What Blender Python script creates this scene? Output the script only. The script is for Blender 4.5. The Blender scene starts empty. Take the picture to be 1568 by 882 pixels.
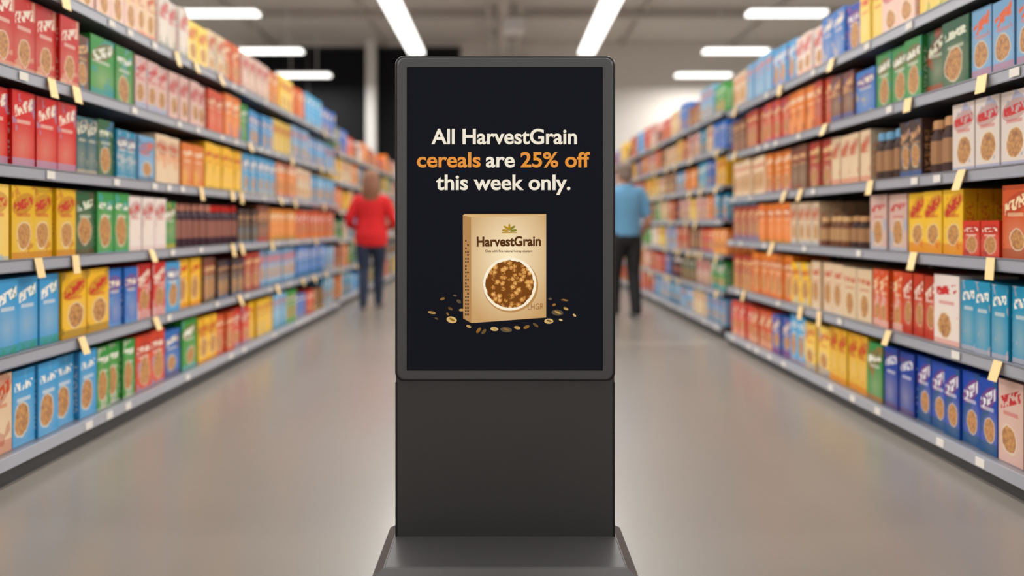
import bpy, bmesh, math, random, colorsys
from mathutils import Vector, Matrix
from mathutils.bvhtree import BVHTree
random.seed(7)
S = bpy.context.scene
COL = S.collection
S.view_settings.view_transform = 'Standard'
S.view_settings.look = 'None'

def lin(c):
    return tuple(((v/255)/12.92 if v/255 <= .04045 else (((v/255)+.055)/1.055)**2.4) for v in c[:3])
def L4(c): return lin(c)+(1.0,)

# ---------------------------------------------------------------- materials
def mat(name, rgb, rough=.5, metal=0, emit=None, es=1.0, spec=.5, noise=0, nscale=8):
    m = bpy.data.materials.new(name); m.use_nodes = True
    nt = m.node_tree; b = nt.nodes['Principled BSDF']
    b.inputs['Base Color'].default_value = L4(rgb)
    b.inputs['Roughness'].default_value = rough
    b.inputs['Metallic'].default_value = metal
    b.inputs['Specular IOR Level'].default_value = spec
    if emit:
        b.inputs['Emission Color'].default_value = L4(emit)
        b.inputs['Emission Strength'].default_value = es
    if noise:
        tc = nt.nodes.new('ShaderNodeTexCoord'); n = nt.nodes.new('ShaderNodeTexNoise')
        n.inputs['Scale'].default_value = nscale; n.inputs['Detail'].default_value = 5
        nt.links.new(tc.outputs['Object'], n.inputs['Vector'])
        mx = nt.nodes.new('ShaderNodeMix'); mx.data_type = 'RGBA'
        mx.inputs[6].default_value = tuple(v*(1-noise) for v in lin(rgb))+(1,)
        mx.inputs[7].default_value = tuple(min(1, v*(1+noise)) for v in lin(rgb))+(1,)
        nt.links.new(n.outputs['Fac'], mx.inputs[0]); nt.links.new(mx.outputs[2], b.inputs['Base Color'])
    return m
def emis(name, rgb, s=1.0):
    m = bpy.data.materials.new(name); m.use_nodes = True
    nt = m.node_tree; nt.nodes.clear()
    e = nt.nodes.new('ShaderNodeEmission'); o = nt.nodes.new('ShaderNodeOutputMaterial')
    e.inputs[0].default_value = L4(rgb); e.inputs[1].default_value = s
    nt.links.new(e.outputs[0], o.inputs[0]); return m

M_shelf = mat('shelf_metal', (138,141,150), .35, .2)
M_rail = mat('shelf_price_rail', (172,176,186), .35, .05)
M_back = mat('shelf_back_panel', (48,46,47), .6)
M_kick = mat('shelf_kick', (50,51,54), .45)
M_tag = mat('tag_paper', (240,208,148), .6)
M_ticket = mat('ticket_paper', (236,232,224), .6)
M_ceil = mat('ceiling_paint', (208,203,197), .8, noise=.04, nscale=.6)
M_beam = mat('beam_paint', (190,185,179), .7)
M_wall = mat('wall_paint', (220,215,209), .8, noise=.03, nscale=1)
M_dark = mat('dark_glazing', (24,25,28), .7, spec=.1)
M_col = mat('column_paint', (225,223,220), .6)
M_lamp = emis('lamp_diffuser', (255,252,246), 3.0)
M_lampbody = mat('lamp_housing', (220,220,220), .5)

def obj(name, bm, mats, parent=None, smooth=False):
    me = bpy.data.meshes.new(name); bm.normal_update(); bm.to_mesh(me); bm.free()
    for m in mats: me.materials.append(m)
    if smooth:
        for p in me.polygons: p.use_smooth = True
    o = bpy.data.objects.new(name, me); COL.objects.link(o)
    if parent: o.parent = parent
    return o
def empty(name):
    e = bpy.data.objects.new(name, None); COL.objects.link(e); return e
def box(bm, x0,x1,y0,y1,z0,z1, mi=0):
    if x0 > x1: x0,x1 = x1,x0
    if y0 > y1: y0,y1 = y1,y0
    v = [bm.verts.new(p) for p in [(x0,y0,z0),(x1,y0,z0),(x1,y1,z0),(x0,y1,z0),(x0,y0,z1),(x1,y0,z1),(x1,y1,z1),(x0,y1,z1)]]
    fs = []
    for f in [(0,3,2,1),(4,5,6,7),(0,1,5,4),(1,2,6,5),(2,3,7,6),(3,0,4,7)]:
        q = bm.faces.new([v[i] for i in f]); q.material_index = mi; fs.append(q)
    return fs

# ---------------------------------------------------------------- room
YB, YF, XW, HC = 19.5, -5.0, 9.0, 5.5
def floor_mat():
    m = bpy.data.materials.new('polished_concrete'); m.use_nodes = True
    nt = m.node_tree; b = nt.nodes['Principled BSDF']
    tc = nt.nodes.new('ShaderNodeTexCoord')
    n = nt.nodes.new('ShaderNodeTexNoise'); n.inputs['Scale'].default_value = .7; n.inputs['Detail'].default_value = 3
    nt.links.new(tc.outputs['Object'], n.inputs['Vector'])
    r = nt.nodes.new('ShaderNodeMix'); r.data_type='RGBA'
    r.inputs[6].default_value = L4((124,117,110)); r.inputs[7].default_value = L4((137,130,122))
    nt.links.new(n.outputs['Fac'], r.inputs[0]); nt.links.new(r.outputs[2], b.inputs['Base Color'])
    b.inputs['Roughness'].default_value = .35
    b.inputs['Specular IOR Level'].default_value = .6
    # thin clear sealer over the concrete
    b.inputs['Coat Weight'].default_value = .28
    b.inputs['Coat Roughness'].default_value = .16
    return m
bm = bmesh.new(); box(bm,-XW,XW,YF,YB,-.1,0); obj('floor', bm, [floor_mat()])
bm = bmesh.new(); box(bm,-XW,XW,YF,YB,HC,HC+.1); obj('ceiling', bm, [M_ceil])
bm = bmesh.new(); box(bm,-XW,XW,YB,YB+.15,0,HC); obj('wall_back', bm, [M_wall])
bm = bmesh.new(); box(bm,-XW-.15,-XW,YF,YB,0,HC); obj('wall_left', bm, [M_wall])
bm = bmesh.new(); box(bm,XW,XW+.15,YF,YB,0,HC); obj('wall_right', bm, [M_wall])
bm = bmesh.new()
box(bm,-6.3,-1.05,YB-.05,YB,2.2,5.38,0)
for x in (-6.3,-4.8,-1.12): box(bm,x,x+.05,YB-.08,YB-.05,2.2,5.38,1)
box(bm,-6.3,-1.05,YB-.08,YB-.05,5.32,5.38,1)
obj('window_1', bm, [M_dark, mat('window_frame',(45,46,50),.5)])
bm = bmesh.new(); box(bm,-3.32,-3.08,YB-.32,YB-.09,0,HC); obj('column', bm, [M_col])
# ceiling beams
bm = bmesh.new()
for y in (1.5,4.5,7.5,10.5,13.5,16.5):
    box(bm,-XW,XW,y-.05,y+.05,HC-.16,HC)
    box(bm,-XW,XW,y-.1,y+.1,HC-.18,HC-.15)
for x in (-5.6,-2.9,2.9,5.6):
    box(bm,x-.04,x+.04,YF,YB,HC-.08,HC)
obj('ceiling_beams', bm, [M_beam])
# ventilation unit in the centre
bm = bmesh.new()
box(bm,-.09,.09,4.0,19.4,HC-.5,HC-.36,0)
box(bm,-.32,-.26,4.0,19.4,HC-.45,HC-.39,0)
box(bm,.30,.36,4.0,19.4,HC-.45,HC-.39,0)
for y in range(5,19,2): box(bm,-.36,.40,y-.03,y+.03,HC-.36,HC-.30,0); box(bm,-.02,.02,y-.02,y+.02,HC-.36,HC,0)
box(bm,.0,.4,15.2,15.7,HC-.72,HC-.5,1)
obj('ceiling_duct', bm, [M_beam, M_lampbody])

# lamps
def lamp(x,y,sx,sy,watt,zl=4.46):
    bm = bmesh.new()
    box(bm,x-sx/2,x+sx/2,y-sy/2,y+sy/2,zl,zl+.05,1)
    box(bm,x-sx/2-.012,x+sx/2+.012,y-sy/2-.012,y+sy/2+.012,zl+.05,zl+.08,0)
    n = 2 if sy < 2 else 5
    for i in range(n):
        if sy > 2: px, py = x, y-sy/2+sy*(i+.5)/n
        else: px, py = x-sx/2+sx*(i+.5)/n, y
        box(bm,px-.008,px+.008,py-.008,py+.008,zl+.08,HC,0)
    o = obj('ceiling_light', bm, [M_lampbody, M_lamp])
    ld = bpy.data.lights.new('lamp_tube','AREA'); ld.shape='RECTANGLE'; ld.size=sx; ld.size_y=sy; ld.energy=watt
    ld.color=(1,.97,.93)
    lo = bpy.data.objects.new('lamp_tube', ld); COL.objects.link(lo); lo.location=(x,y,zl-.01); lo.parent=o
lamp(-1.74,8.5,.30,15,270); lamp(1.66,8.5,.30,15,270)
for y in (-1.0,1.8,4.6,7.4,10.2,12.96,15.8,18.35):
    e = 115 if y < 12 else 80
    lamp(-4.6,y,1.2,.28,e); lamp(4.6,y,1.24,.28,e)

# ---------------------------------------------------------------- product boxes
P = {
 'red':((214,36,22),(252,234,214)), 'red2':((182,42,26),(250,210,150)), 'brown':((116,62,42),(232,186,130)),
 'green':((52,150,58),(245,245,230)), 'dgreen':((30,92,52),(230,235,210)), 'pink':((228,188,178),(204,46,50)),
 'cream':((234,204,168),(205,82,40)), 'white':((236,222,214),(210,40,40)), 'orange':((236,120,30),(255,236,200)),
 'yellow':((246,190,26),(206,52,32)), 'sky':((66,170,222),(250,248,240)), 'blue':((42,116,196),(250,236,214)),
 'teal':((24,150,188),(245,245,235)), 'royal':((20,74,174),(240,240,245)), 'purple':((58,30,46),(196,130,110)),
 'choc':((66,42,36),(214,160,110)), 'dteal':((36,96,104),(230,225,200)), 'rorange':((220,74,30),(252,226,180)),
 'lblue':((120,180,218),(235,104,44)), 'lyel':((248,206,92),(215,72,36)),
}
KEYS = ['red','orange','yellow','sky','cream','pink','green','blue','rorange','lblue','lyel','white','red2','brown','teal','purple','dgreen']
def box_mat():
    m = bpy.data.materials.new('printed_carton'); m.use_nodes = True
    nt = m.node_tree; N = nt.nodes; K = nt.links; b = N['Principled BSDF']
    b.inputs['Roughness'].default_value = .45
    b.inputs['Specular IOR Level'].default_value = .35
    def math_(op, a, c=None, d=None):
        n = N.new('ShaderNodeMath'); n.operation = op
        for i, v in enumerate((a, c, d)):
            if v is None: continue
            if isinstance(v, (int,float)): n.inputs[i].default_value = v
            else: K.new(v, n.inputs[i])
        return n.outputs[0]
    def mix(f, a, c):
        n = N.new('ShaderNodeMix'); n.data_type = 'RGBA'
        if isinstance(f,(int,float)): n.inputs[0].default_value = f
        else: K.new(f, n.inputs[0])
        for i, v in ((6,a),(7,c)):
            if isinstance(v, tuple): n.inputs[i].default_value = v
            else: K.new(v, n.inputs[i])
        return n.outputs[2]
    def attr(nm):
        a = N.new('ShaderNodeAttribute'); a.attribute_name = nm; return a
    A = attr('base'); B = attr('accent'); R = attr('rnd'); T = attr('third')
    rs = N.new('ShaderNodeSeparateColor'); K.new(R.outputs['Color'], rs.inputs[0])
    r1, r2, r3 = rs.outputs[0], rs.outputs[1], rs.outputs[2]
    uv = N.new('ShaderNodeUVMap'); uv.uv_map = 'UVMap'
    sp = N.new('ShaderNodeSeparateXYZ'); K.new(uv.outputs[0], sp.inputs[0])
    u, v = sp.outputs[0], sp.outputs[1]
    front = math_('LESS_THAN', u, 1.5)
    off = N.new('ShaderNodeCombineXYZ')
    K.new(math_('MULTIPLY_ADD', u, 6.5, math_('MULTIPLY', r2, 40)), off.inputs[0])
    K.new(math_('MULTIPLY', v, 9.0), off.inputs[1]); K.new(math_('MULTIPLY', r3, 20), off.inputs[2])
    nz = N.new('ShaderNodeTexNoise'); nz.inputs['Scale'].default_value = 1.3; nz.inputs['Detail'].default_value = 1
    K.new(off.outputs[0], nz.inputs['Vector'])
    nb = N.new('ShaderNodeTexNoise'); nb.inputs['Scale'].default_value = .33; nb.inputs['Detail'].default_value = 3
    K.new(off.outputs[0], nb.inputs['Vector'])
    cy = math_('MULTIPLY_ADD', r1, .12, .25)
    cx = math_('MULTIPLY_ADD', r2, .16, .42)
    du = math_('MULTIPLY', math_('SUBTRACT', u, cx), .66)
    dv = math_('MULTIPLY', math_('SUBTRACT', v, cy), math_('MULTIPLY_ADD', r3, .5, .8))
    d = math_('SQRT', math_('ADD', math_('MULTIPLY', du, du), math_('MULTIPLY', dv, dv)))
    d = math_('ADD', d, math_('MULTIPLY', math_('SUBTRACT', nb.outputs['Fac'], .5), .16))
    rad = math_('MULTIPLY_ADD', r1, .06, .175)
    hasb = math_('MULTIPLY', front, math_('GREATER_THAN', math_('FRACT', math_('MULTIPLY', r1, 7.3)), .3))
    bowl = math_('MULTIPLY', math_('LESS_THAN', d, rad), hasb)
    food = math_('MULTIPLY', math_('LESS_THAN', d, math_('SUBTRACT', rad, .022)), hasb)
    glow = math_('MULTIPLY', math_('SUBTRACT', 1.0, math_('MULTIPLY', d, 2.4)), front)
    glow = math_('MULTIPLY', math_('MAXIMUM', glow, 0.0), .24)
    tilt = math_('MULTIPLY', math_('SUBTRACT', u, .5), math_('MULTIPLY_ADD', r3, .3, -.02))
    lv = math_('SUBTRACT', math_('SUBTRACT', v, math_('MULTIPLY_ADD', r2, -.06, .79)), tilt)
    inband = math_('MULTIPLY', math_('LESS_THAN', math_('ABSOLUTE', lv), math_('MULTIPLY_ADD', r3, .04, .05)),
                   math_('LESS_THAN', math_('ABSOLUTE', math_('SUBTRACT', u, .5)), .4))
    let = math_('MULTIPLY', inband, math_('GREATER_THAN', nz.outputs['Fac'], .47))
    e1 = math_('MULTIPLY', math_('SUBTRACT', u, .5), .30)
    e2 = math_('ADD', math_('MULTIPLY', e1, e1), math_('MULTIPLY', lv, lv))
    oval = math_('MULTIPLY', math_('LESS_THAN', e2, .0205), math_('MULTIPLY', front, math_('GREATER_THAN', r2, .5)))
    blob = math_('MULTIPLY', math_('GREATER_THAN', nb.outputs['Fac'], .60), front)
    fine = math_('MULTIPLY', math_('MULTIPLY', math_('LESS_THAN', math_('ABSOLUTE', math_('SUBTRACT', v, .60)), .025),
            math_('LESS_THAN', math_('ABSOLUTE', math_('SUBTRACT', u, .5)), .3)), .5)
    sx = math_('SUBTRACT', u, 2.5)
    off2 = N.new('ShaderNodeCombineXYZ'); K.new(math_('MULTIPLY', u, 5.0), off2.inputs[0]); K.new(math_('MULTIPLY_ADD', v, 22.0, math_('MULTIPLY', r1, 30)), off2.inputs[1])
    nz2 = N.new('ShaderNodeTexNoise'); nz2.inputs['Scale'].default_value = 1; K.new(off2.outputs[0], nz2.inputs['Vector'])
    side = math_('MULTIPLY', math_('MULTIPLY', math_('LESS_THAN', math_('ABSOLUTE', sx), .3), math_('GREATER_THAN', nz2.outputs['Fac'], .52)),
                 math_('LESS_THAN', math_('ABSOLUTE', math_('SUBTRACT', v, .45)), .35))
    vo = N.new('ShaderNodeTexVoronoi'); vo.inputs['Scale'].default_value = 2.0; K.new(off.outputs[0], vo.inputs['Vector'])
    fr = N.new('ShaderNodeValToRGB'); K.new(vo.outputs['Distance'], fr.inputs[0])
    fr.color_ramp.elements[0].color = L4((230,168,88)); fr.color_ramp.elements[1].color = L4((150,86,38))
    c = mix(glow, A.outputs['Color'], (1,.88,.6,1))
    c = mix(math_('MULTIPLY', blob, .45), c, T.outputs['Color'])
    low = math_('MULTIPLY', math_('MULTIPLY', math_('LESS_THAN', v, math_('MULTIPLY_ADD', r3, .16, .02)), front), .45)
    c = mix(low, c, T.outputs['Color'])
    c = mix(math_('MULTIPLY', oval, .85), c, mix(.5, A.outputs['Color'], (.38,.02,.012,1)))
    c = mix(fine, c, B.outputs['Color'])
    c = mix(let, c, B.outputs['Color'])
    c = mix(math_('MULTIPLY', side, .6), c, B.outputs['Color'])
    c = mix(math_('MULTIPLY', bowl, .7), c, (.85,.72,.52,1))
    c = mix(math_('MULTIPLY', food, .9), c, fr.outputs[0])
    K.new(c, b.inputs['Base Color'])
    return m
M_box = box_mat()

class Goods:
    def __init__(s):
        s.v=[]; s.f=[]; s.uv=[]; s.a=[]; s.b=[]; s.r=[]; s.t=[]
    def face(s, idx, uvs, base, acc, rnd, third):
        s.f.append(idx); s.uv += uvs
        for _ in idx:
            s.a.append(tuple(base)+(1,)); s.b.append(tuple(acc)+(1,)); s.r.append(rnd+(1,)); s.t.append(tuple(third)+(1,))
    def add(s, side, x, y, z, w, h, d, base, acc, rnd, third):
        x1 = x+side*d
        i = len(s.v)
        s.v += [(x,y,z),(x,y+w,z),(x,y+w,z+h),(x,y,z+h),(x1,y,z),(x1,y+w,z),(x1,y+w,z+h),(x1,y,z+h)]
        F = [(0,1,2,3),(5,4,7,6),(4,0,3,7),(1,5,6,2),(3,2,6,7),(4,5,1,0)]
        if side>0: front=[(1,0),(0,0),(0,1),(1,1)]
        else: front=[(0,0),(1,0),(1,1),(0,1)]
        sd = [(2,0),(3,0),(3,1),(2,1)]; top=[(4,0)]*4
        for k,f in enumerate(F):
            uvs = front if k<2 else (sd if k<4 else top)
            idx = [i+q for q in f]
            if side>0: idx = idx[::-1]; uvs = uvs[::-1]
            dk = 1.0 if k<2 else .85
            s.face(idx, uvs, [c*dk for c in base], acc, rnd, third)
    def jar(s, side, x, y, z, w, h, base, acc, rnd, lid):
        r=w/2; cx=x+side*r; cy=y+r; n=12
        prof=[(.86,0),(1,.03),(1,.2),(1,.62),(.96,.72),(.68,.82),(.68,.84),(.78,.84),(.78,.97),(.70,1.0)]
        i=len(s.v)
        for pr,pz in prof:
            for k in range(n):
                t=2*math.pi*k/n; s.v.append((cx+r*pr*math.cos(t), cy+r*pr*math.sin(t), z+h*pz))
        for a in range(len(prof)-1):
            c = lid if a>=6 else base
            if a==2: c=[(p*.4+q*.6) for p,q in zip(base,acc)]
            for k in range(n):
                j=(k+1)%n
                s.face([i+a*n+k,i+a*n+j,i+(a+1)*n+j,i+(a+1)*n+k],[(4,0)]*4,c,acc,rnd,acc)
        s.face([i+(len(prof)-1)*n+k for k in range(n)],[(4,0)]*n,lid,acc,rnd,acc)
    def make(s, name):
        me = bpy.data.meshes.new(name); me.from_pydata(s.v,[],s.f)
        ul = me.uv_layers.new(name='UVMap')
        ul.data.foreach_set('uv',[c for q in s.uv for c in q])
        for nm,dat in (('base',s.a),('accent',s.b),('rnd',s.r),('third',s.t)):
            at = me.color_attributes.new(nm,'FLOAT_COLOR','CORNER')
            at.data.foreach_set('color',[c for q in dat for c in q])
        me.materials.append(M_box); me.update()
        o = bpy.data.objects.new(name, me); COL.objects.link(o); return o

def fill(g, side, xf, zt, y0, y1, segs, gap):
    y = y0; last=None
    while y < y1-.1:
        key=None
        for s in segs:
            if y < s[0]-.05: key=s; break
        if key is None or key[1] is None:
            ln = random.uniform(.25,.7)
            k = random.choice([q for q in KEYS if q!=last]); e = min(y+ln, y1)
            hh = random.choice([.22,.26,.29,.31]); ww = random.choice([.12,.15,.19])
            if key is not None: e = min(e, key[0])
            if k in ('purple',): ww=.11; hh=.2
        else:
            k, e = key[1], min(key[0], y1); hh = key[2] if len(key)>2 else random.choice([.27,.29,.31]); ww = key[3] if len(key)>3 else .17
        last = k
        n = max(1, round((e-y)/ww)); w = (e-y)/n
        if w > .26: n+=1; w=(e-y)/n
        hh = min(hh+.015, gap-.045)
        base, acc = lin(P[k][0]), lin(P[k][1])
        rnd = (random.random(),random.random(),random.random())
        jit = random.uniform(.9,1.12)
        h_,s_,v_ = colorsys.rgb_to_hsv(*[min(1,c*jit) for c in base])
        base = colorsys.hsv_to_rgb((h_+random.uniform(-.003,.012))%1, s_, v_)
        third = lin(P[random.choice(KEYS)][0])
        jar = (ww <= .11)
        for i in range(n):
            dep0 = random.uniform(.0,.025)
            if jar:
                dw=min(w-.012,.105)
                for j in range(3):
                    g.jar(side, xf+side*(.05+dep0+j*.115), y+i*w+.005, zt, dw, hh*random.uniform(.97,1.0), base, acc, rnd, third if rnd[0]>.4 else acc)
                continue
            d = .062
            if w-.012 < .13: d=.078
            hj = hh*random.uniform(.985,1)
            for j in range(4):
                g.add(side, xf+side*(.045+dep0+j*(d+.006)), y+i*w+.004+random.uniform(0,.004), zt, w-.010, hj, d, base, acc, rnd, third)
        y = e

def gondola(side, X, y0, y1, hs, segtab, top=2.42):
    bm = bmesh.new(); s = side
    box(bm, X+s*.02, X+s*.56, y0, y1, 0, hs[0]-.03, 1)
    box(bm, X, X+s*.56, y0, y1, hs[0]-.045, hs[0], 0)
    box(bm, X-s*.006, X, y0, y1, hs[0]-.045, hs[0]+.006, 2)
    box(bm, X+s*.50, X+s*.56, y0, y1, hs[0], top, 3)
    for h in hs[1:]:
        box(bm, X+s*.02, X+s*.50, y0, y1, h-.028, h, 0)
        box(bm, X+s*.012, X+s*.02, y0, y1, h-.046, h+.002, 2)
        box(bm, X+s*.007, X+s*.012, y0, y1, h-.050, h-.044, 0)
        box(bm, X+s*.007, X+s*.012, y0, y1, h-.001, h+.005, 0)
    n = max(1, round((y1-y0)/1.22)); st=(y1-y0)/n
    for i in range(n+1):
        yy = y0+i*st
        box(bm, X+s*.47, X+s*.50, yy-.02 if i else yy, yy+.02 if i<n else yy, hs[0], top+.02, 0)
        for h in hs[1:]:
            v=[(X+s*.06,h-.028),(X+s*.47,h-.028),(X+s*.47,h-.055)]
            a=[bm.verts.new((p[0],yy-.004,p[1])) for p in v]; c=[bm.verts.new((p[0],yy+.004,p[1])) for p in v]
            for q in ((a[0],a[1],a[2]),(c[2],c[1],c[0]),(a[0],c[0],c[1],a[1]),(a[1],c[1],c[2],a[2]),(a[2],c[2],c[0],a[0])):
                f=bm.faces.new(q); f.material_index=0
    box(bm, X+s*.03, X+s*.56, y0-.03, y0, 0, hs[0], 1)
    par = obj('supermarket_shelf', bm, [M_shelf, M_kick, M_rail, M_back])
    bt = bmesh.new()
    for ti,h in enumerate(hs):
        xx = X+s*.007 if ti else X-s*.006
        y = y0+.1
        while y < y1-.1:
            if random.random()<.5 and ti:
                w=random.uniform(.055,.07); hh=random.uniform(.065,.09); o=random.uniform(.02,.04); sk=random.uniform(.0,.035)
                t=.002
                pts=[(xx-s*.002,y,h+.004),(xx-s*.002,y+w,h+.004),(xx-s*o,y+w-sk,h-hh),(xx-s*o,y-sk,h-hh)]
                a=[bt.verts.new(p) for p in pts]; c=[bt.verts.new((p[0]-s*t,p[1],p[2])) for p in pts]
                bt.faces.new(a); bt.faces.new(c[::-1])
                for i in range(4): bt.faces.new((a[i],a[(i+1)%4],c[(i+1)%4],c[i]))
            else:
                for f in box(bt, xx-s*.003, xx, y, y+.06, h-.040, h-.006): f.material_index=1
            y += random.choice([.2,.3,.45,.6,.8])
    bmesh.ops.recalc_face_normals(bt, faces=bt.faces)
    obj('price_tags', bt, [M_tag, M_ticket], parent=par)
    g = Goods()
    for ti,h in enumerate(hs):
        nx = hs[ti+1]-.03 if ti+1<len(hs) else h+.37
        fill(g, s, X, h+.001, y0+.01, y1-.01, segtab.get(ti,[]), nx-h)
    g.make('cereal_boxes')

def ZL(x): return 2000*1.22/(771-x+1e-9)*1.02
def ZR(x): return 1970*1.22/(x-771+1e-9)*1.02
def tabL(lst): return [(ZL(a[0]),)+tuple(a[1:]) for a in lst]
def tabR(lst): return [(ZR(a[0]),)+tuple(a[1:]) for a in lst]
Lt = {
 5:[(125,'cream'),(215,'pink',.31),(245,'cream'),(290,'white'),(320,'lyel'),(345,'cream'),(372,'rorange'),(412,'pink'),(430,'orange'),(450,'lyel'),(470,'rorange'),(495,'sky'),(520,'blue')],
 4:[(125,'red',.33,.17),(145,'brown',.27),(182,'green',.3),(210,'green',.3),(262,'pink'),(320,'pink',.29),(345,'rorange'),(370,'orange'),(382,'green'),(420,'sky'),(448,'lyel'),(475,'lblue'),(500,'sky')],
 3:[(120,'red',.33,.17),(155,'dteal',.27,.13),(180,'dgreen',.28,.13),(215,'teal',.25,.14),(240,'lblue',.25),(280,'cream',.28),(315,'orange',.27),(375,'yellow',.31),(425,'sky'),(455,'orange'),(480,'cream'),(520,'sky')],
 2:[(18,'lyel',.32),(120,'yellow',.32,.19),(150,'dgreen',.3),(200,'green',.3),(258,'white',.29),(275,'green'),(330,'purple',.27,.11),(368,'purple',.27,.11),(395,'choc',.25),(415,'brown'),(455,'orange'),(520,'red')],
 1:[(97,'sky',.31,.16),(170,'yellow',.3,.2),(213,'blue',.29,.14),(255,'red',.3),(278,'sky'),(312,'yellow'),(335,'brown'),(375,'choc',.26,.13),(400,'red2'),(455,'lblue'),(500,'blue')],
 0:[(25,'cream',.32),(150,'sky',.31,.16),(210,'green',.3,.15),(258,'red',.3),(282,'blue'),(305,'green'),(335,'yellow'),(360,'rorange'),(385,'red'),(420,'yellow'),(440,'lblue'),(455,'green')],
}
Rt = {
 5:[(1480,'cream'),(1400,'lyel',.3),(1345,'pink'),(1312,'lyel'),(1290,'royal'),(1255,'blue'),(1215,'white'),(1180,'sky'),(1140,'lblue'),(1110,'cream')],
 4:[(1482,'lblue',.33,.15),(1440,'dgreen',.3),(1410,'dgreen',.3),(1335,'green',.29,.15),(1305,'blue',.24),(1270,'brown'),(1245,'red2'),(1205,'orange'),(1170,'rorange'),(1140,'red2'),(1110,'brown')],
 3:[(1450,'white',.33,.17),(1410,'choc',.25,.1),(1370,'choc',.27,.13),(1330,'choc',.25,.1),(1270,'cream',.28,.13),(1235,'red2'),(1205,'brown'),(1170,'orange'),(1110,'cream')],
 2:[(1528,'rorange',.3),(1470,'red',.14,.14),(1382,'yellow',.31,.2),(1328,'pink',.29),(1290,'choc',.17,.1),(1250,'brown',.17,.1),(1208,'cream',.27,.12),(1160,'orange',.28),(1110,'red2')],
 1:[(1465,'teal',.29,.12),(1425,'white',.3),(1375,'red',.29,.12),(1330,'rorange',.29,.12),(1285,'cream',.28),(1240,'cream'),(1210,'yellow'),(1150,'orange'),(1110,'red2')],
 0:[(1523,'pink',.32,.16),(1395,'royal',.3,.13),(1350,'royal',.3,.14),(1325,'green',.3),(1265,'yellow',.31,.15),(1228,'lyel'),(1205,'sky'),(1180,'blue'),(1150,'rorange'),(1110,'red')],
}
HL = [.115,.52,.91,1.30,1.70,2.11]
HR = [.10,.51,.92,1.29,1.67,2.05]
Ltab = {k:tabL(v) for k,v in Lt.items()}
Rtab = {k:tabR(v) for k,v in Rt.items()}
gondola(-1, -2.0, .8, 9.7, HL, Ltab)
gondola(-1, -2.06, 9.95, 16.4, [.12,.5,.87,1.24,1.6,1.97], {}, 2.3)
gondola(1, 1.97, .8, 7.05, HR, Rtab)
gondola(1, 1.99, 7.3, 16.4, [.12,.44,.78,1.1,1.42,1.76,2.1], {}, 2.4)

# ---------------------------------------------------------------- kiosk
s = 2.61/1220; YK = 2.61
def KX(px): return (px-771)*s
def KZ(py): return 1.06+(343-py)*s
M_ks = mat('kiosk_powder_coat', (72,72,73), .42, .2, noise=.03, nscale=3)
M_ke = mat('kiosk_edge', (38,39,41), .35, .4)
M_kf = mat('kiosk_bezel', (86,87,89), .38, .2)
M_scr = mat('screen_glass', (2,2,3), .45, 0, emit=(19,20,27), es=1.0, spec=.06)
M_scrb = mat('screen_border', (4,4,5), .4, 0, spec=.15)
def rrect(x0,x1,z0,z1,r,n=8):
    pts=[]
    for cx,cz,a0 in ((x1-r,z1-r,0),(x0+r,z1-r,90),(x0+r,z0+r,180),(x1-r,z0+r,270)):
        for i in range(n+1):
            a=math.radians(a0+90*i/n); pts.append((cx+r*math.cos(a),cz+r*math.sin(a)))
    return pts
def slab(name, x0,x1,z0,z1,r,yf,yb,m,parent,bev=0.0):
    bm=bmesh.new(); pts=rrect(x0,x1,z0,z1,max(r,.0005))
    loops=[]
    prof=[(0,yb)]+([(0,yf+bev),(bev*.3,yf+bev*.3),(bev,yf)] if bev else [(0,yf)])
    cx,cz=(x0+x1)/2,(z0+z1)/2; hw,hh=(x1-x0)/2,(z1-z0)/2
    for ins,y in prof:
        loops.append([bm.verts.new((cx+(p[0]-cx)*(hw-ins)/hw, y, cz+(p[1]-cz)*(hh-ins)/hh)) for p in pts])
    n=len(pts)
    for a,b in zip(loops,loops[1:]):
        for i in range(n): bm.faces.new((a[i],a[(i+1)%n],b[(i+1)%n],b[i]))
    bm.faces.new(loops[0]); bm.faces.new(loops[-1][::-1])
    bmesh.ops.recalc_face_normals(bm,faces=bm.faces)
    return obj(name,bm,[m],parent)
kiosk = empty('digital_signage_kiosk')
slab('lower_body', KX(605.8),KX(941.2),.02,KZ(560),.004,YK,YK+.075,M_ks,kiosk,.004)
slab('head_shell', KX(605),KX(942),KZ(583.5),KZ(86),.028,YK-.004,YK+.08,M_ke,kiosk,.004)
slab('bezel_frame', KX(608.5),KX(938.5),KZ(581),KZ(89),.025,YK-.010,YK,M_kf,kiosk,.004)
slab('screen_border', KX(623.5),KX(922.5),KZ(566.5),KZ(103.5),.002,YK-.0108,YK-.005,M_scrb,kiosk)
slab('screen', KX(625),KX(921),KZ(565),KZ(105),.001,YK-.0115,YK-.006,M_scr,kiosk)
slab('side_trim_left', KX(605.4),KX(608.4),.02,KZ(585),.001,YK-.002,YK+.01,M_ke,kiosk)
slab('side_trim_right', KX(938.6),KX(941.6),.02,KZ(585),.001,YK-.002,YK+.01,M_ke,kiosk)
bm=bmesh.new()
def rect(x0,x1,y0,y1,z): return [bm.verts.new(p) for p in ((x0,y0,z),(x1,y0,z),(x1,y1,z),(x0,y1,z))]
cx=KX(773.5)
l=[rect(cx-.398,cx+.398,YK-.27,YK+.15,0),rect(cx-.398,cx+.398,YK-.27,YK+.15,.010),rect(cx-.362,cx+.362,YK-.235,YK+.115,.036)]
for a,b in zip(l,l[1:]):
    for i in range(4): bm.faces.new((a[i],a[(i+1)%4],b[(i+1)%4],b[i]))
bm.faces.new(l[0][::-1]); bm.faces.new(l[-1])
bmesh.ops.recalc_face_normals(bm,faces=bm.faces)
bmesh.ops.bevel(bm,geom=[e for e in bm.edges],offset=.003,segments=2,affect='EDGES')
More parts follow.
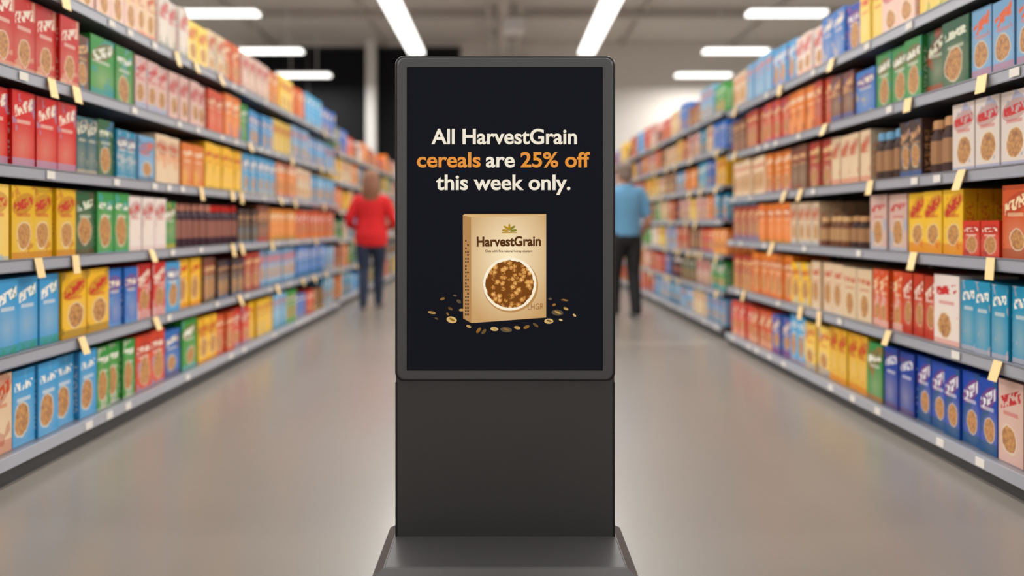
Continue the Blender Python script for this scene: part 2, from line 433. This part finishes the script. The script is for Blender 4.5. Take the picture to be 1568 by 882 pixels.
obj('base_plate',bm,[mat('kiosk_base_coat',(86,87,89),.42,.15)],kiosk)

# --- artwork on the screen (thin printed layers in the screen plane)
YA = YK-.0118
layer=[0]
def nexty():
    layer[0]+=1; return YA-.00008*layer[0]
def poly(name, pts, m, y=None, uv=None):
    y = nexty() if y is None else y
    bm=bmesh.new(); vs=[bm.verts.new((KX(p[0]),y,KZ(p[1]))) for p in pts]
    f=bm.faces.new(vs); f.normal_update()
    if f.normal.y>0: f.normal_flip()
    if uv:
        ul=bm.loops.layers.uv.new('UVMap')
        for lp in f.loops:
            lp[ul].uv = uv[vs.index(lp.vert)]
    return obj(name,bm,[m],kiosk)
def disc(cx,cy,rx,ry,n=40,a=0):
    return [(cx+rx*math.cos(t)*math.cos(a)-ry*math.sin(t)*math.sin(a), cy+rx*math.cos(t)*math.sin(a)+ry*math.sin(t)*math.cos(a)) for t in [2*math.pi*i/n for i in range(n)]]
def rawtext(body, off):
    c=bpy.data.curves.new('t','FONT'); c.body=body; c.size=1; c.offset=off; c.resolution_u=6
    o=bpy.data.objects.new('t',c); COL.objects.link(o)
    dg=bpy.context.evaluated_depsgraph_get(); me=bpy.data.meshes.new_from_object(o.evaluated_get(dg))
    bpy.data.objects.remove(o); return me
_A=rawtext('H',.0); CAP=max(v.co.y for v in _A.vertices)
def text(name, body, x0,x1,base,cap,m,off=.022,slope=0):
    me=rawtext(body,off); xs=[v.co.x for v in me.vertices]; a,b=min(xs),max(xs); y=nexty()
    for v in me.vertices:
        px=x0+(v.co.x-a)/(b-a)*(x1-x0); py=base-v.co.y/CAP*cap+slope*(px-x0)
        v.co=(KX(px),y,KZ(py))
    me.materials.clear(); me.materials.append(m); me.name=name
    o=bpy.data.objects.new(name,me); COL.objects.link(o); o.parent=kiosk
C_cr=emis('text_cream',(240,230,210)); C_or=emis('text_orange',(228,146,62))
text('headline_1','All HarvestGrain',661,883,220.5,22,C_cr)
text('headline_2','cereals',639,736,256,22,C_or)
text('headline_3','are',744,788,256,22,C_cr)
text('headline_4','25% off',797,903,256,22,C_or)
text('headline_5','this week only.',668,873,290.5,22,C_cr)
def grad_mat(name, inner, outer, cu, cv, rad):
    m=bpy.data.materials.new(name); m.use_nodes=True; nt=m.node_tree; nt.nodes.clear()
    uv=nt.nodes.new('ShaderNodeUVMap'); uv.uv_map='UVMap'
    d=nt.nodes.new('ShaderNodeVectorMath'); d.operation='DISTANCE'; d.inputs[1].default_value=(cu,cv,0)
    nt.links.new(uv.outputs[0],d.inputs[0])
    mr=nt.nodes.new('ShaderNodeMapRange'); mr.inputs[2].default_value=rad; nt.links.new(d.outputs['Value'],mr.inputs[0])
    r=nt.nodes.new('ShaderNodeMix'); r.data_type='RGBA'; r.inputs[6].default_value=L4(inner); r.inputs[7].default_value=L4(outer)
    nt.links.new(mr.outputs[0],r.inputs[0])
    e=nt.nodes.new('ShaderNodeEmission'); o=nt.nodes.new('ShaderNodeOutputMaterial')
    nt.links.new(r.outputs[2],e.inputs[0]); nt.links.new(e.outputs[0],o.inputs[0]); return m
poly('picture_carton_side',[(709,329.5),(722,332),(722,494),(709.5,487)],emis('c_side',(180,134,84)))
poly('picture_carton_front',[(721.5,332),(836,329),(836,485.5),(722,494)],grad_mat('c_front',(252,232,192),(200,158,104),.5,.60,.68),uv=[(0,1),(1,1),(1,0),(0,0)])
poly('picture_carton_top',[(709,329.5),(712,328),(836,328),(836,330),(722,333)],emis('c_top',(218,178,122)))
C_br=emis('ink_brown',(84,50,24)); C_br2=emis('ink_light_brown',(150,104,56)); C_gr=emis('ink_olive',(134,128,44)); C_go=emis('ink_gold',(180,140,46))
text('picture_logo','HarvestGrain',730,828,377,14,C_br,.036,slope=-.012)
text('picture_strapline','Oats with fine natural honey clusters',743,815,386,3.6,C_br,.02)
for i,(dx,dy,a) in enumerate(((-9,1,.15),(9,1,-.15),(-6,-3,.6),(6,-3,-.6),(0,-4,1.57))):
    poly('picture_sprig_%d'%(i+1),disc(780+dx*.7,352+dy,5.5,1.9,16,a),C_gr if i%2 else C_go)
poly('picture_sprig_base',[(768,356),(792,355.6),(792,356.8),(768,357.2)],C_go)
bm=bmesh.new(); y=nexty()
for i in range(22):
    py=368+i*5.3+random.uniform(-.5,.5); hh=random.uniform(2.0,3.6)
    for a0,a1 in ((712.5,714.6),(715.6,718)):
        if random.random()<.8:
            vs=[bm.verts.new((KX(a),y,KZ(b))) for a,b in ((a0,py),(a0,py+hh),(a1,py+hh+.2),(a1,py+.2))]
            bm.faces.new(vs)
obj('picture_spine_text',bm,[C_br],kiosk)
poly('picture_bowl_shadow',disc(782,437,42,41),emis('bowl_sh',(186,138,82)))
poly('picture_bowl',disc(780.5,434.5,40.5,40.5),emis('bowl_rim',(248,236,210)))
def cluster_mat():
    m=bpy.data.materials.new('cereal_clusters_picture'); m.use_nodes=True; nt=m.node_tree; nt.nodes.clear()
    uv=nt.nodes.new('ShaderNodeTexCoord')
    v=nt.nodes.new('ShaderNodeTexVoronoi'); v.inputs['Scale'].default_value=62; nt.links.new(uv.outputs['Object'],v.inputs['Vector'])
    n=nt.nodes.new('ShaderNodeTexNoise'); n.inputs['Scale'].default_value=240; nt.links.new(uv.outputs['Object'],n.inputs['Vector'])
    ad=nt.nodes.new('ShaderNodeMath'); ad.operation='MULTIPLY_ADD'; ad.inputs[1].default_value=.8
    nt.links.new(n.outputs['Fac'],ad.inputs[0]); nt.links.new(v.outputs['Distance'],ad.inputs[2])
    r=nt.nodes.new('ShaderNodeValToRGB'); nt.links.new(ad.outputs[0],r.inputs[0])
    r.color_ramp.elements[0].position=.5; r.color_ramp.elements[0].color=L4((238,186,110))
    r.color_ramp.elements[1].position=1.0; r.color_ramp.elements[1].color=L4((120,68,26))
    e2=r.color_ramp.elements.new(.8); e2.color=L4((200,136,66))
    e=nt.nodes.new('ShaderNodeEmission'); o=nt.nodes.new('ShaderNodeOutputMaterial')
    nt.links.new(r.outputs[0],e.inputs[0]); nt.links.new(e.outputs[0],o.inputs[0]); return m
pts=[(780.5+(36.5+random.uniform(-1.2,1.0))*math.cos(t),434.5+(36.5+random.uniform(-1.2,1))*math.sin(t)) for t in [2*math.pi*i/60 for i in range(60)]]
poly('picture_clusters',pts,cluster_mat())
text('picture_weight','LHGR',808,832,474,9,C_br2,.0,slope=-.05)
fm=[emis('flake_%d'%i,c) for i,c in enumerate(((186,146,86),(140,98,46),(104,78,44),(210,174,112),(92,80,60)))]
flk=[(662,478,6,2,.2),(678,457,4,2,-.3),(690,472,4,2,.5),(692,489,8,5,.2),(703,461,4,2.5,.6),(707,474,4,2,0),(733,505,5,2.5,-.9),(741,507,5,2.5,-.9),(757,503,6,3,.1),(775,504,9,4,.1),(792,501,5,2.5,.2),(806,500,5,2.5,-.4),(820,497,5,2,.6),(840,491,7,4,0),(853,478,9,4.5,.1),(866,472,4,2,.4),(848,466,3,2,-.4),(864,459,6,1.6,.1),(879,482,3,1.6,.7),(842,457,3,2,0),(718,499,4,2,.4),(686,480,3,1.5,1),(669,487,3,1.3,.4),(858,489,3,1.5,.3),(697,452,3,1.5,.2)]
for i,(a,b,c,d,t) in enumerate(flk):
    poly('picture_flake_%d'%(i+1),disc(a,b,c,d,14,t),fm[i%5])
    if c>5: poly('picture_flake_crease_%d'%(i+1),disc(a+.5,b-.3,c*.6,d*.35,10,t+.3),fm[(i+1)%3])

# ---------------------------------------------------------------- people
def loft(rings, n=20):
    V=[];F=[]
    for c,ax,ay in rings:
        for i in range(n):
            t=2*math.pi*i/n; V.append(Vector(c)+Vector(ax)*math.cos(t)+Vector(ay)*math.sin(t))
    m=len(rings)
    for k in range(m-1):
        for i in range(n):
            j=(i+1)%n; F.append((k*n+i,k*n+j,(k+1)*n+j,(k+1)*n+i))
    V.append(Vector(rings[0][0])); V.append(Vector(rings[-1][0])); a=len(V)-2; b=a+1
    for i in range(n):
        j=(i+1)%n; F.append((a,j,i)); F.append((b,(m-1)*n+i,(m-1)*n+j))
    return V,F
def hor(lst, n=28):
    return loft([((x,y,z),(rx,0,0),(0,ry,0)) for x,y,z,rx,ry in lst], n)
def limb(pts, n=16, flat=1.0, ref=(1,0,0)):
    P_=[(Vector(p[:3]),p[3]) for p in pts]; R=[]
    Q=[]
    for i in range(len(P_)-1):
        for k in range(4):
            t=k/4; Q.append((P_[i][0].lerp(P_[i+1][0],t), P_[i][1]*(1-t)+P_[i+1][1]*t))
    Q.append(P_[-1])
    for _ in range(2):
        Q=[Q[0]]+[((Q[i-1][0]+Q[i][0]*2+Q[i+1][0])/4,(Q[i-1][1]+Q[i][1]*2+Q[i+1][1])/4) for i in range(1,len(Q)-1)]+[Q[-1]]
    m=len(Q)
    for i,(c,r) in enumerate(Q):
        t=(Q[min(i+1,m-1)][0]-Q[max(i-1,0)][0]).normalized()
        a=Vector(ref)-t*Vector(ref).dot(t)
        if a.length<.1: a=Vector((0,1,0))-t*t.y
        a.normalize(); b=t.cross(a)
        if i==0: 
            for e,f in ((.95,.3),(.6,.8)): R.append((c-t*r*e,a*r*f,b*r*f*flat))
        R.append((c,a*r,b*r*flat))
        if i==m-1:
            for e,f in ((.6,.8),(.95,.3)): R.append((c+t*r*e,a*r*f,b*r*f*flat))
    return loft(R,n)
def ball(c,r,n=16):
    R=[]
    for i in range(1,10):
        a=math.pi*i/10; R.append(((c[0],c[1],c[2]-math.cos(a)*r[2]),(r[0]*math.sin(a),0,0),(0,r[1]*math.sin(a),0)))
    return loft(R,n)
def hand(w, d, side, parts, lab, curl=.5, sc=1.0, outn=None):
    w=Vector(w); d=Vector(d).normalized(); th=Vector(side); th=(th-d*th.dot(d)).normalized(); nn=d.cross(th)
    if outn is not None and nn.dot(Vector(outn))<0: nn=-nn
    R=[]
    for t,hw,hd in ((-.02,.026,.02),(.02,.032,.016),(.05,.040,.015),(.085,.040,.013),(.095,.034,.009)):
        R.append((w+d*t*sc,th*hw*sc,nn*hd*sc))
    parts.append((lab,loft(R,16)))
    for k,(o,ln) in enumerate(((.029,.072),(.010,.080),(-.010,.074),(-.029,.058))):
        p0=w+d*.075*sc+th*o*sc; p=[tuple(p0)+(.0095*sc,)]; a=0; q=p0.copy()
        q=q+d*.02*sc; p.append(tuple(q)+(.009*sc,))
        for j in range(3):
            a+=curl*(.7+.12*k); q=q+(d*math.cos(a)+nn*math.sin(a)+th*o*.8)*ln*sc/3*1.0
            p.append(tuple(q)+((.0088-.001*j)*sc,))
        parts.append((lab,limb(p,10)))
    q=w+d*.02*sc+th*.022*sc; p=[tuple(q)+(.013*sc,)]
    for j,(ln,s1) in enumerate(((.035,.9),(.028,.6),(.024,.3))):
        q=q+(d*.75+th*s1+nn*.35).normalized()*ln*sc; p.append(tuple(q)+((.011-.001*j)*sc,))
    parts.append((lab,limb(p,10)))
def person(name, parts, mats, loc, rotz, voxel=.0065):
    V=[];F=[];LB=[]
    labs=list(mats.keys())
    for lb,(v,f) in parts:
        o=len(V); V+=v; F+=[tuple(i+o for i in q) for q in f]; LB+=[labs.index(lb)]*len(f)
    me=bpy.data.meshes.new('tmp'); me.from_pydata([tuple(v) for v in V],[],F)
    bm=bmesh.new(); bm.from_mesh(me); bmesh.ops.recalc_face_normals(bm,faces=bm.faces); bm.to_mesh(me); bm.free()
    o=bpy.data.objects.new('tmp',me); COL.objects.link(o)
    md=o.modifiers.new('r','REMESH'); md.mode='VOXEL'; md.voxel_size=voxel
    sm=o.modifiers.new('s','SMOOTH'); sm.factor=.5; sm.iterations=3
    dg=bpy.context.evaluated_depsgraph_get(); nm=bpy.data.meshes.new_from_object(o.evaluated_get(dg))
    bvh=BVHTree.FromPolygons([Vector(v) for v in V],F)
    nm.materials.clear()
    for l in labs: nm.materials.append(mats[l])
    for p in nm.polygons:
        hit=bvh.find_nearest(p.center)
        p.material_index=LB[hit[2]] if hit[2] is not None else 0
        p.use_smooth=True
    bpy.data.objects.remove(o)
    nm.name=name; o=bpy.data.objects.new(name,nm); COL.objects.link(o)
    o.location=loc; o.rotation_euler=(0,0,rotz); return o
def head(parts, c, sc=1.0):
    x,y,z=c; k=sc
    parts.append(('skin',hor([(x,y+.035*k,z-.118*k,.022*k,.025*k),(x,y+.03*k,z-.105*k,.044*k,.05*k),(x,y+.02*k,z-.08*k,.058*k,.068*k),(x,y+.008*k,z-.045*k,.067*k,.086*k),
        (x,y,z,.074*k,.096*k),(x,y-.004*k,z+.04*k,.076*k,.098*k),(x,y-.006*k,z+.075*k,.068*k,.086*k),(x,y-.008*k,z+.10*k,.048*k,.06*k),(x,y-.008*k,z+.113*k,.02*k,.026*k)])))
    parts.append(('skin',limb([(x,y+.09*k,z-.002,.009),(x,y+.103*k,z-.02*k,.011),(x,y+.108*k,z-.036*k,.014)],10)))
    parts.append(('lips',ball((x,y+.084*k,z-.066*k),(.024*k,.012*k,.009*k))))
    for sx in (-1,1):
        parts.append(('skin',ball((x+sx*.077*k,y-.004,z-.01*k),(.010*k,.020*k,.032*k))))
        parts.append(('eye',ball((x+sx*.031*k,y+.084*k,z+.002),(.014*k,.010*k,.009*k))))
        parts.append(('hair',ball((x+sx*.031*k,y+.088*k,z+.022*k),(.018*k,.008*k,.0045*k))))
def shoe(parts, x,y,rot=0,lab='shoe'):
    R=[]
    c,s_=math.cos(rot),math.sin(rot)
    for t,w,h in ((-.085,.02,.03),(-.075,.034,.05),(-.03,.038,.052),(.03,.04,.045),(.09,.048,.034),(.13,.045,.028),(.165,.03,.022),(.175,.012,.012)):
        R.append(((x-s_*t,y+c*t,h),(w*c,w*s_,0),(0,0,h)))
    parts.append((lab,loft(R,18)))
skin=mat('skin',(196,140,112),.55); eye=mat('eye',(235,232,228),.3); lips=mat('lips',(170,96,88),.5)
W=[]
W.append(('top',hor([(0,0,.78,.176,.130),(0,0,.81,.198,.148),(0,-.005,.92,.206,.152),(0,0,1.02,.192,.138),(0,.004,1.12,.182,.128),(0,.005,1.22,.188,.132),(0,0,1.31,.198,.127),(0,-.004,1.37,.188,.110),(0,-.005,1.41,.145,.088),(0,0,1.445,.075,.066)])))
W.append(('jeans',hor([(0,0,.74,.10,.10),(0,-.01,.80,.165,.125),(0,-.015,.88,.178,.135),(0,-.01,.96,.165,.125),(0,0,1.04,.13,.1)])))
W.append(('skin',limb([(0,0,1.38,.062),(0,.01,1.46,.052),(0,.015,1.53,.054)])))
head(W,(0,.02,1.595),.98)
W.append(('hair',hor([(0,-.07,1.31,.045,.022),(0,-.08,1.35,.088,.042),(0,-.07,1.43,.112,.062),(0,-.05,1.51,.112,.086),(0,-.025,1.59,.103,.098),(0,-.010,1.65,.094,.100),(0,0,1.69,.078,.085),(0,0,1.715,.048,.052),(0,0,1.724,.02,.02)])))
for sx in (-1,1):
    W.append(('hair',limb([(sx*.05,.02,1.69,.035),(sx*.082,.01,1.62,.028),(sx*.090,0,1.52,.027),(sx*.088,.0,1.40,.022)],12)))
fw={-1:-.10,1:.14}
for sx in (-1,1):
    f=fw[sx]
    W.append(('jeans',limb([(sx*.088,-.01,.86,.100),(sx*.092,f*.25,.68,.092),(sx*.085,f*.5+.03,.49,.070),(sx*.082,f*.75-.01,.33,.068),(sx*.082,f-.03,.16,.053),(sx*.082,f-.04,.085,.052)],18,1.08)))
    shoe(W,sx*.084,f,-sx*.12)
    W.append(('top',limb([(sx*.155,-.005,1.365,.062),(sx*.212,-.01,1.28,.062),(sx*.272,-.03,1.10,.056),(sx*.266,.07,1.05,.050),(sx*.215,.20,1.02,.040)],16)))
    W.append(('skin',limb([(sx*.215,.17,1.025,.026),(sx*.19,.235,1.01,.024)],12)))
    hand((sx*.19,.235,1.01),(-sx*.35,.9,-.1),(-sx*.5,.1,.9),W,'skin',.5,.92,outn=(-sx,0,-.4))
person('woman',W,{'skin':skin,'top':mat('red_knit',(206,24,28),.85,noise=.15,nscale=40),'jeans':mat('dark_denim',(32,42,64),.85,noise=.15,nscale=30),
  'hair':mat('brown_hair',(128,82,54),.6,noise=.3,nscale=30),'shoe':mat('woman_shoes',(110,104,104),.6),'eye':eye,'lips':lips},(-1.64,9.87,0),.08)
Mn=[]
Mn.append(('shirt',hor([(0,0,.90,.165,.13),(0,0,.93,.178,.142),(0,.004,1.02,.180,.142),(0,.004,1.12,.178,.138),(0,0,1.25,.190,.135),(0,-.004,1.36,.205,.125),(0,-.006,1.43,.195,.105),(0,-.006,1.475,.13,.08),(0,0,1.51,.07,.066)])))
Mn.append(('trousers',hor([(0,0,.80,.10,.10),(0,-.01,.85,.16,.125),(0,-.01,.93,.168,.132),(0,0,1.0,.15,.12)])))
Mn.append(('skin',limb([(0,0,1.43,.066),(0,.008,1.51,.058),(0,.015,1.56,.06)])))
head(Mn,(0,.02,1.64),1.0)
Mn.append(('hair',hor([(0,-.04,1.555,.05,.055),(0,-.026,1.585,.080,.082),(0,-.014,1.64,.086,.090),(0,-.012,1.69,.087,.096),(0,-.015,1.73,.074,.084),(0,-.018,1.752,.052,.06),(0,-.02,1.764,.02,.02)])))
fw={-1:.10,1:-.05}
for sx in (-1,1):
    f=fw[sx]
    Mn.append(('trousers',limb([(sx*.09,-.005,.90,.108),(sx*.098,f*.25,.70,.096),(sx*.10,f*.5+.02,.50,.076),(sx*.10,f*.75,.33,.072),(sx*.10,f-.02,.16,.064),(sx*.10,f-.03,.075,.064)],18,1.08)))
    shoe(Mn,sx*.103,f,-sx*.16)
    Mn.append(('shirt',limb([(sx*.168,-.005,1.43,.062),(sx*.215,-.01,1.35,.064),(sx*.240,-.02,1.22,.060),(sx*.245,-.022,1.17,.060)],16)))
    Mn.append(('skin',limb([(sx*.243,-.02,1.24,.044),(sx*.262,-.04,1.11,.043),(sx*.266,.0,1.04,.039),(sx*.25,.13,.94,.030),(sx*.24,.18,.90,.026)],14)))
    hand((sx*.24,.18,.90),(-sx*.15,.75,-.5),(-sx*.4,.1,.9),Mn,'skin',.45,1.0,outn=(-sx,0,-.4))
person('man',Mn,{'skin':skin,'shirt':mat('light_blue_cotton',(98,154,192),.8,noise=.08,nscale=20),'trousers':mat('black_cotton',(20,20,24),.8),
  'hair':mat('grey_hair',(118,102,92),.7,noise=.25,nscale=40),'shoe':mat('man_shoes',(130,126,124),.5),'eye':eye,'lips':lips},(1.38,9.04,0),.25)

# ---------------------------------------------------------------- world, camera
w=bpy.data.worlds.new('ambient_fill'); S.world=w; w.use_nodes=True  # added soft ambient fill, let in where the front wall is left out
w.node_tree.nodes['Background'].inputs[0].default_value=(1,.975,.945,1); w.node_tree.nodes['Background'].inputs[1].default_value=.65
cd=bpy.data.cameras.new('camera'); cam=bpy.data.objects.new('camera',cd); COL.objects.link(cam)
cam.location=(0,0,1.06); cam.rotation_euler=(math.radians(90),0,0)
cd.sensor_width=36; cd.lens=28.0; cd.shift_x=13/1568; cd.shift_y=-98/1568
cd.clip_start=.05; cd.dof.use_dof=True; cd.dof.focus_distance=YK; cd.dof.aperture_fstop=.88; cd.dof.aperture_blades=0
S.camera=cam
